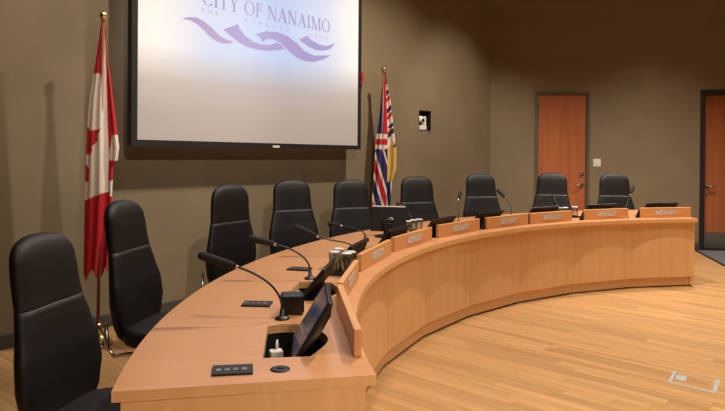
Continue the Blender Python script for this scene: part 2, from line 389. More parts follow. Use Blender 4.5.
# ------------------------------------------------------------------ tilted monitors in the openings
def make_monitor():
    e = empty('desk_monitor'); W, H = .39, .30
    b = MB(); b.box(-W/2, W/2, 0, .022, 0, H); p = b.build('bezel', m_plastic, e, bevel=.006)
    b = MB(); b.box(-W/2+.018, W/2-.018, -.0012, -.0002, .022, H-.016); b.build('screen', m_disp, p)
    b = MB(); b.add([(x, y, z) for y, s in ((.0225, 1), (.05, .66)) for x, z in ((-W/2*s*.94, H/2-H/2*s*.9), (W/2*s*.94, H/2-H/2*s*.9), (W/2*s*.94, H/2+H/2*s*.9), (-W/2*s*.94, H/2+H/2*s*.9))],
                    [(0, 1, 2, 3), (4, 7, 6, 5), (0, 4, 5, 1), (1, 5, 6, 2), (2, 6, 7, 3), (3, 7, 4, 0)])
    b.build('rear_shell', m_plastic, p, bevel=.008)
    b = MB(); b.box(-.04, .04, .0505, .066, .0, H*.6); b.build('mount', m_black, e, bevel=.004)
    return e
mon = make_monitor()
def place(e, r, a, z, rz, tilt):
    e.rotation_mode = 'XYZ'; e.location = onarc(r, a, z); e.rotation_euler = (R(tilt), 0, R(rz))
# local -y is the screen's face: it looks outwards, towards the chairs; tilt leans the top inwards
MO = [(sec(k)+HOLES[k], 4.475 if k == 0 else 4.555, .71 if k == 0 else .69, -31 if k == 0 else -38) for k in range(9)]
mlab = ['tilted black desk monitor nearest the viewer, its screen in view', 'tilted black desk monitor second from the near end, before the glasses', 'tilted black desk monitor third from the near end', 'tilted black desk monitor seen from behind below the upright monitor', 'tilted black desk monitor just right of the second group of glasses', 'tilted black desk monitor before the sixth chair, fourth from the right end', 'tilted black desk monitor third from the far right end', 'tilted black desk monitor second from the far right end', 'tilted black desk monitor at the far right end']
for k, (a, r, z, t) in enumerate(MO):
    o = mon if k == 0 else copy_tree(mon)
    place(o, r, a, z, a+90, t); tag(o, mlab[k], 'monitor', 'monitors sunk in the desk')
# upright monitor, back turned to the viewer
e = empty('upright_monitor', (.228, 5.93, ZT), R(-8)); tag(e, 'upright black monitor with oval emblem on its back, standing on the desk', 'monitor')
W, H = .315, .215
# local +y points away from the viewer: that is where its screen is
p = MB().box(-W/2, W/2, .02, .045, .045, .045+H).build('bezel', m_plastic, e, bevel=.006); p.rotation_euler = (R(-10), 0, 0)
MB().box(-W/2+.02, W/2-.02, .0452, .0465, .065, .03+H).build('screen', m_glassy, p)
MB().box(-W/2+.01, W/2-.01, .018, .044, .0452+H, .057+H).build('top_trim', m_white, p, bevel=.002)
b = MB(); b.lathe([(.026, 0), (.026, .003), (.020, .0045)], 18); o = b.build('emblem', m_steel, p, (0.02, .0195, .15)); o.rotation_euler = (R(90), 0, 0); o.scale = (1.1, .75, 1)
b = MB(); b.box(-.05, .05, -.012, .019, .06, .15); b.build('hinge_block', m_plastic, e, bevel=.008)
b = MB(); b.box(-.035, .035, -.03, .005, .012, .12); b.build('neck', m_plastic, e, bevel=.006)
b = MB(); b.lathe([(.115, 0.0008), (.115, .008), (.09, .016), (.04, .022)], 24); o = b.build('base', m_plastic, e, (0, -.02, 0)); o.scale = (1, .8, 1)
b = MB(); b.tube([(.04, -.03, .10), (.07, -.06, .075), (.12, -.07, .05), (.16, -.06, .004)], .006); b.build('cable', m_black, e)
# ------------------------------------------------------------------ gooseneck microphones
MICS = [  # base, joint, tip
    ((-.378, 3.229), (-.592, 3.235, 1.005), (-.785, 3.245, 1.062)),
    ((-.315, 4.143), (-.53, 4.16, .968), (-.703, 4.18, 1.004)),
    ((-.055, 4.98), (-.318, 4.95, .90), (-.492, 4.96, .972)),
    ((.03, 5.66), (-.172, 5.78, .872), (-.295, 5.86, .878)),
    ((.47, 6.35), (.40, 6.48, .95), (.335, 6.55, .995)),
    ((.965, 6.75), (.985, 6.88, .998), (1.022, 7.0, 1.075)),
    ((1.545, 6.97), (1.508, 7.10, 1.0), (1.44, 7.2, 1.085)),
    ((2.16, 7.26), (2.125, 7.36, .90), (2.10, 7.46, 1.015)),
    ((2.93, 7.50), (3.06, 7.7, 1.0), (3.13, 7.78, 1.10))]
miclab = ['gooseneck microphone nearest the viewer, beside the small black loudspeaker', 'gooseneck microphone reaching out before the third chair', 'gooseneck microphone crossing before the fourth chair', 'gooseneck microphone crossing before the fifth chair', 'gooseneck microphone behind the upright monitor', 'gooseneck microphone standing upright left of the seventh chair', 'gooseneck microphone leaning left, right of the seventh chair', 'gooseneck microphone before the eighth chair by the narrow door', 'gooseneck microphone at the right side of the last chair']
def bez(p0, p1, p2, p3, n=14):
    return [p0*(1-t)**3+p1*3*t*(1-t)**2+p2*3*t*t*(1-t)+p3*t**3 for t in [i/n for i in range(n+1)]]
for k, (bs, jt, tp) in enumerate(MICS):
    B = Vector((bs[0], bs[1], ZT)); J = Vector(jt)-B; T = Vector(tp)-B
    e = empty('gooseneck_microphone', B); tag(e, miclab[k], 'microphone', 'gooseneck microphones along the desk')
    b = MB(); b.lathe([(.036, .0006), (.036, .006), (.028, .012), (.013, .016), (.011, .05)], 18); b.build('base', m_plastic, e)
    d = (T-J).normalized()
    b = MB(); b.tube(bez(Vector((0, 0, .045)), Vector((0, 0, .045+.45*J.z)), J-d*.10, J), .0055 if k < 4 else .004, 8); b.build('gooseneck', m_frame_b, e)
    b = MB(); b.tube([J-d*.004, J+d*.016], .0095, 10); b.build('collar', m_chrome, e)
    Ln = (T-J).length; hr = .0215 if k < 3 else .019
    b = MB(); b.tube([J+d*.017, J+d*.03, J+d*(Ln*.5), J+d*(Ln-.02), J+d*(Ln-.006), J+d*Ln], [hr*.62, hr*.85, hr, hr, hr*.8, hr*.35], 14); b.build('windscreen', m_foam, e)
# ------------------------------------------------------------------ small things on the worktop
def button_panel(r, a, lab):
    e = empty('button_panel', onarc(r, a, ZT), R(a)); tag(e, lab, 'control panel', 'button panels let into the desk')
    MB().box(-.075, .075, -.05, .05, .0006, .009).build('plate', m_plastic, e, bevel=.003)
    for i in range(4):
        MB().box(-.052+i*.031, -.033+i*.031, -.004, .022, .0092, .0115).build('button', m_steel, e, bevel=.001)
for r, a, l in ((4.70, 189.75, 'black button panel nearest the viewer on the curved desk'), (4.70, 177.6, 'black button panel before the nearest microphone'), (4.70, 166.1, 'black button panel before the third chair, near the second microphone')):
    button_panel(r, a, l)
b = MB(); b.lathe([(.037, .0006), (.037, .003), (.031, .0045)], 24); e = empty('cable_grommet', onarc(4.525, 189.85, ZT)); tag(e, 'round black cable grommet in the near end of the desk', 'grommet')
b.build('cover', m_plastic, e); MB().box(-.012, .012, -.005, .005, .0047, .006).build('slot', m_black, e)
# small loudspeaker
e = empty('desk_loudspeaker', onarc(4.50, 179.55, ZT), R(179.5+8)); tag(e, 'small black cube loudspeaker beside the nearest microphone', 'loudspeaker')
MB().box(-.055, .055, -.05, .05, .001, .10).build('cabinet', m_plastic, e, bevel=.014, seg=3)
o = MB().box(-.06, -.0555, -.042, .042, .012, .09).build('grille', m_foam, e)
# adapter and cables in the nearest openings
e = empty('power_adapter', onarc(4.54, 184.7, ZT-.159), R(20)); tag(e, 'small white power adapter lying in the nearest desk opening', 'adapter')
MB().box(-.028, .028, -.022, .022, .001, .105).build('body', m_white, e, bevel=.006)
b = MB(); b.tube([(0, 0, .105), (.003, .005, .125), (.01, .02, .14), (.015, .03, .12), (.02, .045, .006)], .004); b.build('cord', m_white, e)
e = MB(); P = onarc(4.58, 175.4, .607); P2 = onarc(4.565, 171.4, .70)
e.tube(bez(P, P+Vector((.02, .02, .15)), P2+Vector((-.012, .02, .05)), P2), .006); o = e.build('white_cable', m_white); tag(o, 'white cable looping in the second desk opening', 'cable')
# glasses on trays
def glasses(c, spots, lab, tlab, w, d, rz):
    e = empty('tray', (c[0], c[1], ZT), rz); tag(e, tlab, 'tray')
    MB().box(-w/2, w/2, -d/2, d/2, .0008, .006).build('tray_base', m_plastic, e, bevel=.003)
    b = MB()
    for x0, x1, y0, y1 in ((-w/2, w/2, -d/2-.004, -d/2), (-w/2, w/2, d/2, d/2+.004), (-w/2-.004, -w/2, -d/2, d/2), (w/2, w/2+.004, -d/2, d/2)): b.box(x0, x1, y0, y1, .001, .014)
    b.build('tray_rim', m_plastic, e)
    for i, (x, y, up) in enumerate(spots):
        q = Matrix.Rotation(rz, 2) @ Vector((x, y))
        hh = .105*up
        t = empty('tumbler', (c[0]+q.x, c[1]+q.y, ZT+.0065)); tag(t, lab[i], 'glass', 'water glasses on the desk')
        b = MB(); b.lathe([(.033, 0), (.034, .02), (.036, hh-.014), (.0345, hh-.008)], 20, cap0=False, cap1=False)
        b.lathe([(.0305, .0), (.0315, .02), (.033, hh-.022), (.001, hh-.018)], 20, cap0=False, cap1=False); b.build('glass_wall', m_glass, t)
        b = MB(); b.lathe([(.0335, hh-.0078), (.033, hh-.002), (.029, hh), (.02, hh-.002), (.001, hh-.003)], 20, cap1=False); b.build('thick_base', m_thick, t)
        b = MB(); b.lathe([(.034, .0), (.0345, .003), (.0305, .003), (.0305, 0)], 20, cap0=False, cap1=False); b.build('rim', m_glass, t)
glasses((-.12, 4.315), [(-.045, -.04, 1.3), (.045, -.04, 1.25), (-.045, .042, 1.35), (.045, .042, 1.4)],
        ['upturned glass nearest the viewer in the first group, left', 'upturned glass nearest the viewer in the first group, right', 'upturned glass at the back left of the first group', 'upturned glass at the back right of the first group'],
        'small black tray under the first group of glasses', .18, .17, R(75))
glasses((.47, 6.08), [(-.075, 0, 1.15), (0, .01, 1.2), (.075, 0.015, 1.2)],
        ['upturned glass left in the second group, right of the upright monitor', 'upturned glass in the middle of the second group', 'upturned glass right in the second group of glasses'],
        'small black tray under the second group of glasses', .24, .1, R(38))
glasses((2.285, 7.475), [(-.10, .03, 1.0), (-.02, .03, 1.0), (.07, -.02, 1.1)],
        ['upturned glass left in the group before the narrow door', 'upturned glass in the middle of the group before the narrow door', 'glass standing alone in the gap between two name blocks'],
        'small black tray under the glasses before the narrow door', .26, .10, R(20))
# ------------------------------------------------------------------ chairs
def loft(levels, n=28, pw=2.6):
    rg = []
    for z, w, yc, th in levels:
        r = []
        for j in range(n):
            t = 2*math.pi*j/n; c, s = math.cos(t), math.sin(t)
            y = abs(c)**(2/pw)*w*(1 if c >= 0 else -1); x = abs(s)**(2/2.2)*th*(1 if s >= 0 else -1)
            x += (.05*(abs(y)/.26)**2)                     # the sides wrap forward
            r.append((yc+x, y, z))
        rg.append(r)
    return rg
def interp(tab, z):
    for a, b in zip(tab, tab[1:]):
        if a[0] <= z <= b[0]:
            t = (z-a[0])/(b[0]-a[0]); t2 = t*t*(3-2*t)*.35+t*.65
            return [z]+[a[i]+(b[i]-a[i])*t2 for i in (1, 2, 3)]
    return list(tab[-1])
def make_chair():
    e = empty('office_chair')
    tab = [(.42, .165, -.222, .03), (.45, .20, -.226, .05), (.52, .236, -.234, .062), (.62, .258, -.244, .066), (.72, .252, -.254, .062), (.82, .226, -.268, .054), (.92, .202, -.284, .05)]
    zs = [.42+i*.5/20 for i in range(21)]
    MB().rings(loft([interp(tab, z) for z in zs])).build('back_cushion', m_leather, e)
    tab2 = [(.9205, .2015, -.284, .05), (.97, .196, -.294, .053), (1.05, .193, -.306, .055), (1.11, .188, -.314, .052), (1.145, .175, -.319, .047), (1.172, .150, -.322, .038), (1.19, .110, -.324, .027), (1.20, .056, -.325, .014)]
    zs = [.9205, .924, .93, .94, .956, .98, 1.01, 1.04, 1.07, 1.095, 1.11, 1.125, 1.14, 1.155, 1.168, 1.178, 1.186, 1.193, 1.197, 1.2]
    L = [interp(tab2, z) for z in zs]; L[0][3] *= .985; L[0][1] *= .997
    MB().rings(loft(L)).build('headrest', m_leather, e)
    # seat cushion
    rg = []
    for z, k in ((.405, .86), (.415, .97), (.44, 1.0), (.47, 1.0), (.49, .96), (.50, .86)):
        rg.append([(.02+.255*k*(abs(math.cos(t))**.75)*(1 if math.cos(t) > 0 else -1), .26*k*(abs(math.sin(t))**.75)*(1 if math.sin(t) > 0 else -1), z) for t in [2*math.pi*j/32 for j in range(32)]])
    MB().rings(rg).build('seat', m_leather, e)
    MB().box(-.10, .14, -.10, .10, .36, .404).build('seat_plate', m_plastic, e, bevel=.01)
    b = MB(); b.tube([(-.06, 0, .375), (-.27, 0, .385), (-.315, 0, .46), (-.325, 0, .70)], .02, 8); b.build('back_bar', m_plastic, e)
    for s in (-1, 1):
        b = MB(); b.tube([(.0, s*.09, .385), (-.12, s*.17, .36), (-.235, s*.20, .345), (-.275, s*.205, .40), (-.275, s*.212, .53)], .012, 8); b.build('back_support', m_chrome, e)
    b = MB(); b.lathe([(.028, .11), (.028, .25), (.02, .25), (.02, .365)], 14); b.build('gas_cylinder', m_chrome, e)
    for i in range(5):
        t = 2*math.pi*i/5+.3; d = Vector((math.cos(t), math.sin(t), 0))
        b = MB(); b.tube([d*.02+Vector((0, 0, .125)), d*.16+Vector((0, 0, .115)), d*.30+Vector((0, 0, .082))], [.028, .022, .016], 8); l = b.build('base_leg', m_plastic, e)
        b = MB(); q = d*.30; pz = Vector((-d.y, d.x, 0))
        rgs = [[q+pz*y+d*(.031*rr*math.cos(u))+Vector((0, 0, .032+.031*rr*math.sin(u))) for u in [2*math.pi*j/12 for j in range(12)]] for y, rr in ((-.026, .85), (-.02, 1), (.02, 1), (.026, .85))]
        b.rings(rgs); b.build('caster', m_plastic, l)
    return e
ch = make_chair()
CH = [  # top-of-back position, facing (deg), top height
    ((-1.378, 2.86), -12, 1.213, 0), ((-1.478, 4.12), -12, 1.235, 0), ((-1.09, 5.50), -36, 1.23, 8), ((-.70, 6.60), -62, 1.207, 2), ((-.13, 6.98), -68, 1.189, 2),
    ((.605, 7.62), -76, 1.190, 2), ((1.465, 8.43), -80, 1.187, 0), ((2.48, 8.83), -106, 1.188, 0), ((3.25, 8.74), -94, 1.187, 0)]
chlab = ['high backed black leather chair nearest the viewer at the left edge', 'high backed black leather chair just right of the red and white flag', 'high backed black leather chair under the left half of the screen, third from left', 'high backed black leather chair under the middle of the screen, fourth from left', 'high backed black leather chair left of the blue striped flag, fifth from left', 'high backed black leather chair right of the blue striped flag, sixth from left', 'high backed black leather chair between two upright microphones, seventh from left', 'high backed black leather chair before the narrow door', 'high backed black leather chair farthest right, under the light switch']
for k, (tp, fa, zt, rec) in enumerate(CH):
    o = ch if k == 0 else copy_tree(ch); f = R(fa)
    PV = Vector((-.23, 0, .45)); RM = Matrix.Rotation(R(rec), 3, 'Y')       # each back is set at its own recline
    for c_ in o.children:
        if c_.name.split('.')[0] in ('back_cushion', 'headrest'): c_.rotation_euler = (0, R(rec), 0); c_.location = PV-RM @ PV
    tx = -(PV+RM @ (Vector((-.325, 0, 1.2))-PV)).x
    o.location = (tp[0]+tx*zt/1.2*math.cos(f), tp[1]+tx*zt/1.2*math.sin(f), 0); o.rotation_euler = (0, 0, f); o.scale = (zt/1.2, zt/1.2, zt/1.2)
    tag(o, chlab[k], 'chair', 'chairs along the council desk')
# ------------------------------------------------------------------ projection screen
SOFF = .24
def scr(s, z, off=0.0): q = L0+UW*s-NW*(SOFF+off); return Vector((q.x, q.y, z))
SL = -.023
def bot(s): return 1.597+SL*(s-.986)
e = empty('projection_screen', scr(2.37, 1.5)); tag(e, 'large white projection screen in a black frame showing a purple logo', 'screen')
EL = Vector(e.location)
def sbox(name, corners, o0, o1, m):
    b = MB(); v = [scr(s, z, o0)-EL for s, z in corners]+[scr(s, z, o1)-EL for s, z in corners]
    b.add(v, [(0, 1, 2, 3), (7, 6, 5, 4), (0, 4, 5, 1), (1, 5, 6, 2), (2, 6, 7, 3), (3, 7, 4, 0)]); return b.build(name, m, e)
TOP = 4.3
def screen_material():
    m = mat('projected_light_and_glow', (142, 139, 135), .8, spec=.1); N, L, b = nodes(m)
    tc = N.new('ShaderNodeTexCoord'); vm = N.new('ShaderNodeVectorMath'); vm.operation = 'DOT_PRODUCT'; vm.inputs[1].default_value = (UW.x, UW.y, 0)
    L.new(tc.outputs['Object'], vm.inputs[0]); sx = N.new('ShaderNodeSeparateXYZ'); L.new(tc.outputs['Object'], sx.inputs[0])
    # projected picture: a soft blue field around the logo; pale top sides imitate downlight glow
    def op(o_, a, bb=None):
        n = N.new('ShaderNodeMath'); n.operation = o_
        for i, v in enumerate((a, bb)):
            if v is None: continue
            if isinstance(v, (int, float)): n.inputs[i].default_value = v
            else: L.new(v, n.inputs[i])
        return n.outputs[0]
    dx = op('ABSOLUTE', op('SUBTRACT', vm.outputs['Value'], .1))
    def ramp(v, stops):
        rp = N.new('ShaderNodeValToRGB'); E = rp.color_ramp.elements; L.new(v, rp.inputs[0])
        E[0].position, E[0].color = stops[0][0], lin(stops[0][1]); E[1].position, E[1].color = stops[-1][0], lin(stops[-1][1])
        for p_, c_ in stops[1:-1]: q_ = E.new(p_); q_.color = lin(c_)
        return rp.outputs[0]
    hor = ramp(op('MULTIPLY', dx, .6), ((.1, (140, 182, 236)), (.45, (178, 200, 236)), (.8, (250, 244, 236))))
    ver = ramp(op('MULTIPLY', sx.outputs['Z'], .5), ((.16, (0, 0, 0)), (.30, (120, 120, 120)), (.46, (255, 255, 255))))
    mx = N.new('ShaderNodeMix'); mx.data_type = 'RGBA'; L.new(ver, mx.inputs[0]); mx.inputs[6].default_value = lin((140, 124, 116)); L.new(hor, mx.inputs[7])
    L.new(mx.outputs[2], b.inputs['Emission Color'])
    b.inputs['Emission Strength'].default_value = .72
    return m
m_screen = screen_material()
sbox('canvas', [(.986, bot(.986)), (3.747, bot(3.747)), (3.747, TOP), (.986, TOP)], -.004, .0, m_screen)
sbox('frame_side', [(.93, bot(.93)-.055), (.985, bot(.985)-.055), (.985, TOP), (.93, TOP)], -.06, .008, m_frame_b)
sbox('frame_side', [(3.748, bot(3.748)-.04), (3.795, bot(3.79)-.04), (3.795, TOP), (3.748, TOP)], -.06, .008, m_frame_b)
sbox('frame_bottom', [(.9851, bot(.986)-.055), (3.7479, bot(3.747)-.045), (3.7479, bot(3.747)-.0005), (.9851, bot(.986)-.0005)], -.06, .008, m_frame_b)
sbox('screen_housing', [(.90, TOP), (3.83, TOP), (3.83, TOP+.2), (.90, TOP+.2)], -.10, .04, m_frame_b)
sbox('pull_tab', [(2.47, bot(2.47)-.042), (2.56, bot(2.56)-.042), (2.56, bot(2.56)-.022), (2.47, bot(2.47)-.022)], .0085, .012, m_white)
def purple(n, c): return mat(n, (142, 139, 135), .8, spec=.1, emis=c, es=.72)
m_pur = purple('projected_purple', (66, 66, 190)); m_pur2 = purple('projected_lilac', (104, 84, 184)); m_txt = purple('projected_text', (80, 80, 186)); m_txt2 = purple('projected_small_text', (92, 94, 160))
RIB = dict(
 A=[(1.417, 2.668), (1.476, 2.69), (1.559, 2.702), (1.643, 2.68), (1.73, 2.631), (1.818, 2.569), (1.893, 2.541), (1.991, 2.527), (1.939, 2.507), (1.863, 2.498), (1.789, 2.51), (1.716, 2.545), (1.644, 2.596), (1.573, 2.642), (1.504, 2.666)],
 B=[(1.862, 2.628), (2.036, 2.702), (2.055, 2.66), (2.125, 2.598), (2.222, 2.553), (2.321, 2.538), (2.439, 2.545), (2.577, 2.597), (2.684, 2.539), (2.578, 2.512), (2.439, 2.488), (2.288, 2.483), (2.158, 2.495), (2.047, 2.528), (1.954, 2.578)],
 C=[(2.254, 2.633), (2.386, 2.675), (2.523, 2.686), (2.665, 2.661), (2.793, 2.602), (2.906, 2.532), (3.04, 2.498), (3.299, 2.523), (3.178, 2.466), (3.041, 2.428), (2.907, 2.425), (2.794, 2.453), (2.684, 2.51), (2.577, 2.579), (2.472, 2.607), (2.387, 2.602), (2.337, 2.56), (2.313, 2.602)],
 D=[(2.829, 2.642), (2.942, 2.698), (2.999, 2.661), (3.117, 2.623), (3.237, 2.619), (3.367, 2.662), (3.298, 2.597), (3.197, 2.564), (3.078, 2.558), (2.962, 2.585)])
def flatpolys(name, polys, m, off):
    b = MB()
    for p in polys:
        n = len(p); b.add([scr(s, z, off)-EL for s, z in p], [tuple(range(n))])
    return b.build(name, m, e)
def grow(p, d):
    n = len(p); out = []
    for i in range(n):
        a, c = Vector(p[i-1]), Vector(p[(i+1) % n]); t = (c-a).normalized(); out.append((p[i][0]-t.y*d, p[i][1]+t.x*d))
    return out
for k, v in RIB.items(): flatpolys('logo_ribbon', [v], m_pur2 if k == 'A' else m_pur, .0022 if k == 'C' else .0015)
flatpolys('ribbon_outline', [grow(RIB['C'], .016)], m_screen, .0019)
# lettering: serif capitals drawn as polygons in a unit-high box
def ell(cx, cy, rx, ry, ix, iy, t0, t1, n=28):
    ps = []
    for i in range(n):
        a, b = R(t0+(t1-t0)*i/n), R(t0+(t1-t0)*(i+1)/n)
        ps.append([(cx+rx*math.cos(a), cy+ry*math.sin(a)), (cx+rx*math.cos(b), cy+ry*math.sin(b)), (cx+ix*math.cos(b), cy+iy*math.sin(b)), (cx+ix*math.cos(a), cy+iy*math.sin(a))])
    return ps
def bar(x0, x1, y0, y1): return [(x0, y0), (x1, y0), (x1, y1), (x0, y1)]
def dia(x0, x1, w, y0=0, y1=1): return [(x0, y0), (x0+w, y0), (x1+w, y1), (x1, y1)]
sf = .045
GL = {
 'C': (.78, ell(.42, .5, .40, .52, .27, .47, 40, 320)+[bar(.68, .73, .66, .92), bar(.69, .73, .08, .26)]),
 'O': (.88, ell(.44, .5, .42, .52, .29, .47, 0, 360)),
 'I': (.34, [bar(.10, .24, 0, 1), bar(.02, .32, 0, sf), bar(.02, .32, 1-sf, 1)]),
 'T': (.72, [bar(.29, .43, 0, 1), bar(.02, .70, .94, 1), bar(.2, .52, 0, sf), bar(.02, .06, .76, .95), bar(.66, .70, .76, .95)]),
 'Y': (.78, [bar(.32, .46, 0, .48), bar(.22, .56, 0, sf), dia(.32, .06, .15, .44), dia(.39, .64, .06, .44), bar(0, .27, 1-sf, 1), bar(.56, .78, 1-sf, 1)]),
 'F': (.60, [bar(.08, .22, 0, 1), bar(0, .32, 0, sf), bar(0, .56, .94, 1), bar(.2, .46, .5, .56), bar(.52, .56, .74, 1), bar(.42, .46, .42, .64)]),
 'N': (.86, [bar(.10, .16, 0, 1), bar(.70, .76, 0, 1), dia(.60, .06, .17), bar(0, .26, 0, sf), bar(0, .22, 1-sf, 1), bar(.6, .86, 1-sf, 1)]),
 'A': (.84, [dia(.06, .40, .06), dia(.62, .34, .16), bar(.2, .62, .3, .36), bar(-.02, .2, 0, sf), bar(.54, .84, 0, sf)]),
 'M': (1.0, [bar(.10, .16, 0, 1), bar(.78, .92, 0, 1), dia(.42, .08, .16), dia(.44, .78, .06), bar(0, .26, 0, sf), bar(.70, 1, 0, sf), bar(0, .2, 1-sf, 1), bar(.8, 1, 1-sf, 1)]),
 'H': (.8, [bar(.1, .2, 0, 1), bar(.6, .7, 0, 1), bar(.2, .6, .46, .54)]),
 'E': (.6, [bar(.1, .2, 0, 1), bar(.2, .55, .92, 1), bar(.2, .5, .46, .54), bar(.2, .55, 0, .08)]),
 'R': (.7, [bar(.1, .2, 0, 1), bar(.2, .45, .92, 1), bar(.2, .45, .46, .54), dia(.52, .3, .12, 0, .48)]+ell(.42, .73, .2, .27, .1, .19, -90, 90, 10)),
 'B': (.7, [bar(.1, .2, 0, 1), bar(.2, .45, .92, 1), bar(.2, .45, .46, .54), bar(.2, .45, 0, .08)]+ell(.42, .73, .2, .27, .1, .19, -90, 90, 10)+ell(.42, .27, .24, .27, .13, .19, -90, 90, 10)),
 'U': (.8, [bar(.1, .2, .3, 1), bar(.6, .7, .3, 1)]+ell(.4, .3, .3, .3, .2, .21, 180, 360, 12)),
}
def lettering(txt, s0, s1, z0, z1, h, m, space=.35, gap=.06, name='letter'):
    w = sum((GL[c][0]+gap) if c != ' ' else space for c in txt); sc = (s1-s0)/w; x = 0; polys = []
    for c in txt:
        if c == ' ': x += space; continue
        flatpolys(name, [[(s0+(x+u)*sc, z0+(z1-z0)*((x+u)/w)+v*h) for u, v in p] for p in GL[c][1]], m, .0024)
        x += GL[c][0]+gap
lettering('CITY OF NANAIMO', 1.628, 3.296, 2.826, 2.768, .135, m_txt)
lettering('THE', 1.614, 1.846, 2.765, 2.745, .03, m_txt2, gap=.75, name='small_letter')
lettering('HARBOUR', 2.108, 2.737, 2.737, 2.706, .03, m_txt2, gap=1.3, name='small_letter')
lettering('CITY', 2.98, 3.30, 2.694, 2.683, .03, m_txt2, gap=.9, name='small_letter')
# ------------------------------------------------------------------ flags
def inpoly(p, poly):
    x, y = p; ins = False; n = len(poly)
    for i in range(n):
        x1, y1 = poly[i]; x2, y2 = poly[(i+1) % n]
        if (y1 > y) != (y2 > y) and x < (x2-x1)*(y-y1)/(y2-y1)+x1: ins = not ins
    return ins
def lerp_tab(tab, y):
    if y <= tab[0][0]: return tab[0][1]
    for a, b in zip(tab, tab[1:]):
        if y <= b[0]: return a[1]+(b[1]-a[1])*(y-a[0])/(b[0]-a[0])
    return tab[-1][1]
def flag(loc, rz, label, ppm, pxc, top, bottom, left, seam, right, colour, mats, ball, lean, zh):
    """a limp flag on a floor stand; the drape tables are in drawing units, ppm to the metre, x from the pole foot, y down"""
    e = empty('flag_on_stand', loc, rz); tag(e, label, 'flag', 'flags on floor stands')
    b = MB(); b.lathe([(.115, .001), (.115, .012), (.10, .02), (.104, .03), (.085, .045), (.082, .06), (.06, .075), (.055, .09), (.035, .11), (.028, .14), (.022, .17)], 24); b.build('stand', m_brass, e)
    b = MB(); b.tube([(0, 0, .10), (lean*.5, 0, (zh+.1)/2), (lean, 0, zh)], .0135, 10); p = b.build('pole', m_pole, e)
    b = MB(); b.lathe([(.012, 0), (.02, .008), (.014, .018), (.022, .03), (.031, .05), (.030, .068), (.018, .086), (.006, .094)], 16, (lean, 0, zh)); b.build('finial', m_brass, e)
    NU, NV = 66, 190; V = []; Fc = []; MI = []
    toZ = lambda y: CAMH-(y-137)/ppm
    for j in range(NV+1):
        t = j/NV
        for i in range(NU+1):
            u = i/NU
            yb = top+(bottom(u)-top)*t
            xl, xs, xr = lerp_tab(left, yb), lerp_tab(seam, yb), lerp_tab(right, yb)
            if u < .5: x = xl+(xs-xl)*u/.5; d = -.035*math.sin(u/.5*math.pi)+.012*math.sin(u*30)
            elif u < .8: x = xs+(xr-xs)*(u-.5)/.3; d = .03+.02*math.sin((u-.5)/.3*math.pi*2)-.02*(u-.5)
            else: x = xr+(xs-2-xr)*(u-.8)/.2; d = .035+.03*math.sin((u-.8)/.2*math.pi)
            fan = min(1, .2+t*1.6)
            V.append(((x-pxc)/ppm, d*fan+.008, toZ(yb)))
    for j in range(NV):
        for i in range(NU):
            a = j*(NU+1)+i; Fc.append((a, a+1, a+NU+2, a+NU+1))
            c = sum((Vector(V[k]) for k in Fc[-1]), Vector())/4
            MI.append(colour(c.x*ppm+pxc, 137-(c.z-CAMH)*ppm, (i+.5)/NU))
    mb = MB(); mb.v = V; mb.f = [list(f) for f in Fc]; mb.mi = MI; mb.sm = [True]*len(Fc)
    o = mb.build('flag_cloth', mats, e); sd = o.modifiers.new('cloth', 'SOLIDIFY'); sd.thickness = .002
    return e
def cloth(n, c):
    return noisy(n, c, tuple(min(255, int(v*1.08)) for v in c), scale=(200, 200, 200), rough=.75)
f_red, f_white, f_blue, f_yel = cloth('flag_red', (178, 18, 34)), cloth('flag_white', (214, 200, 188)), cloth('flag_blue', (34, 34, 86)), cloth('flag_gold', (206, 168, 84))
leaf = [(86, 126), (89, 132), (93, 133), (102, 131), (98, 138), (99, 143), (94, 148), (93, 157), (86, 157)]
leaf2 = [(84, 165), (88, 170), (91, 172), (89, 177), (90, 184), (84, 185)]
def col_can(x, y, u):
    if u >= .5 and u < .8:
        if 137 < y < 163 and x > 108-(y-150)*.12: return 1
        if 183 < y < 199: return 1
        return 0
    if u >= .8: return 0
    if y < 76: return 0 if x < 101.2 else 1
    if inpoly((x, y), leaf) or inpoly((x, y), leaf2): return 0
    if y > 203-(x-85)*.42: return 0
    return 1
fx = -2.049
flag((fx, 5.25, 0), 0, 'red and white maple leaf flag hanging on a brass footed stand', 128.7, 98.8, 26, lambda u: 279-8*abs(u-.2)*2+6*math.sin(u*17),
     [(26, 100), (45, 97.5), (76, 93), (100, 89), (125, 87), (200, 84.5), (280, 83.5)],
     [(26, 103.5), (60, 105), (110, 106), (150, 107), (195, 107.5), (240, 105), (280, 101)],
     [(26, 104.3), (58, 106), (80, 109), (120, 114), (150, 117.5), (163, 116), (170, 111.5), (240, 109), (280, 106)],
     col_can, [f_red, f_white], None, .03, 2.505)
def col_bc(x, y, u):       # 0 red 1 white 2 blue 3 gold
    if u >= .8: return 2
    if u < .5:
        if y < 134: return 2 if x < 384.5-(y-77)*.02 else 0
        if y < 139: return 1
        if y < 145: return 0
        if y < 149: return 1
        k = (x-374)*3.0-(y-150)*.92
        if k < -50: return 0
        if k < -42: return 1
        if k < -26: return 2
        if k < -19: return 1
        if k < -4: return 0
        if k < 3: return 1
        if k < 26: return 2
        return 1 if k < 31 else 2
    if 147 < y < 182 and x > 387.5: return 3
    if y > 182: return 1 if (x-y*.1) % 6 < 2 else 2
    if y < 84: return 2
    k = ((y-84)+(x-386)*1.1) % 19
    if y > 128: return 1 if k < 9 else (3 if k < 13 else 2)
    return 1 if k < 7 else 2 if k < 12 else 1 if k < 14.5 else 0
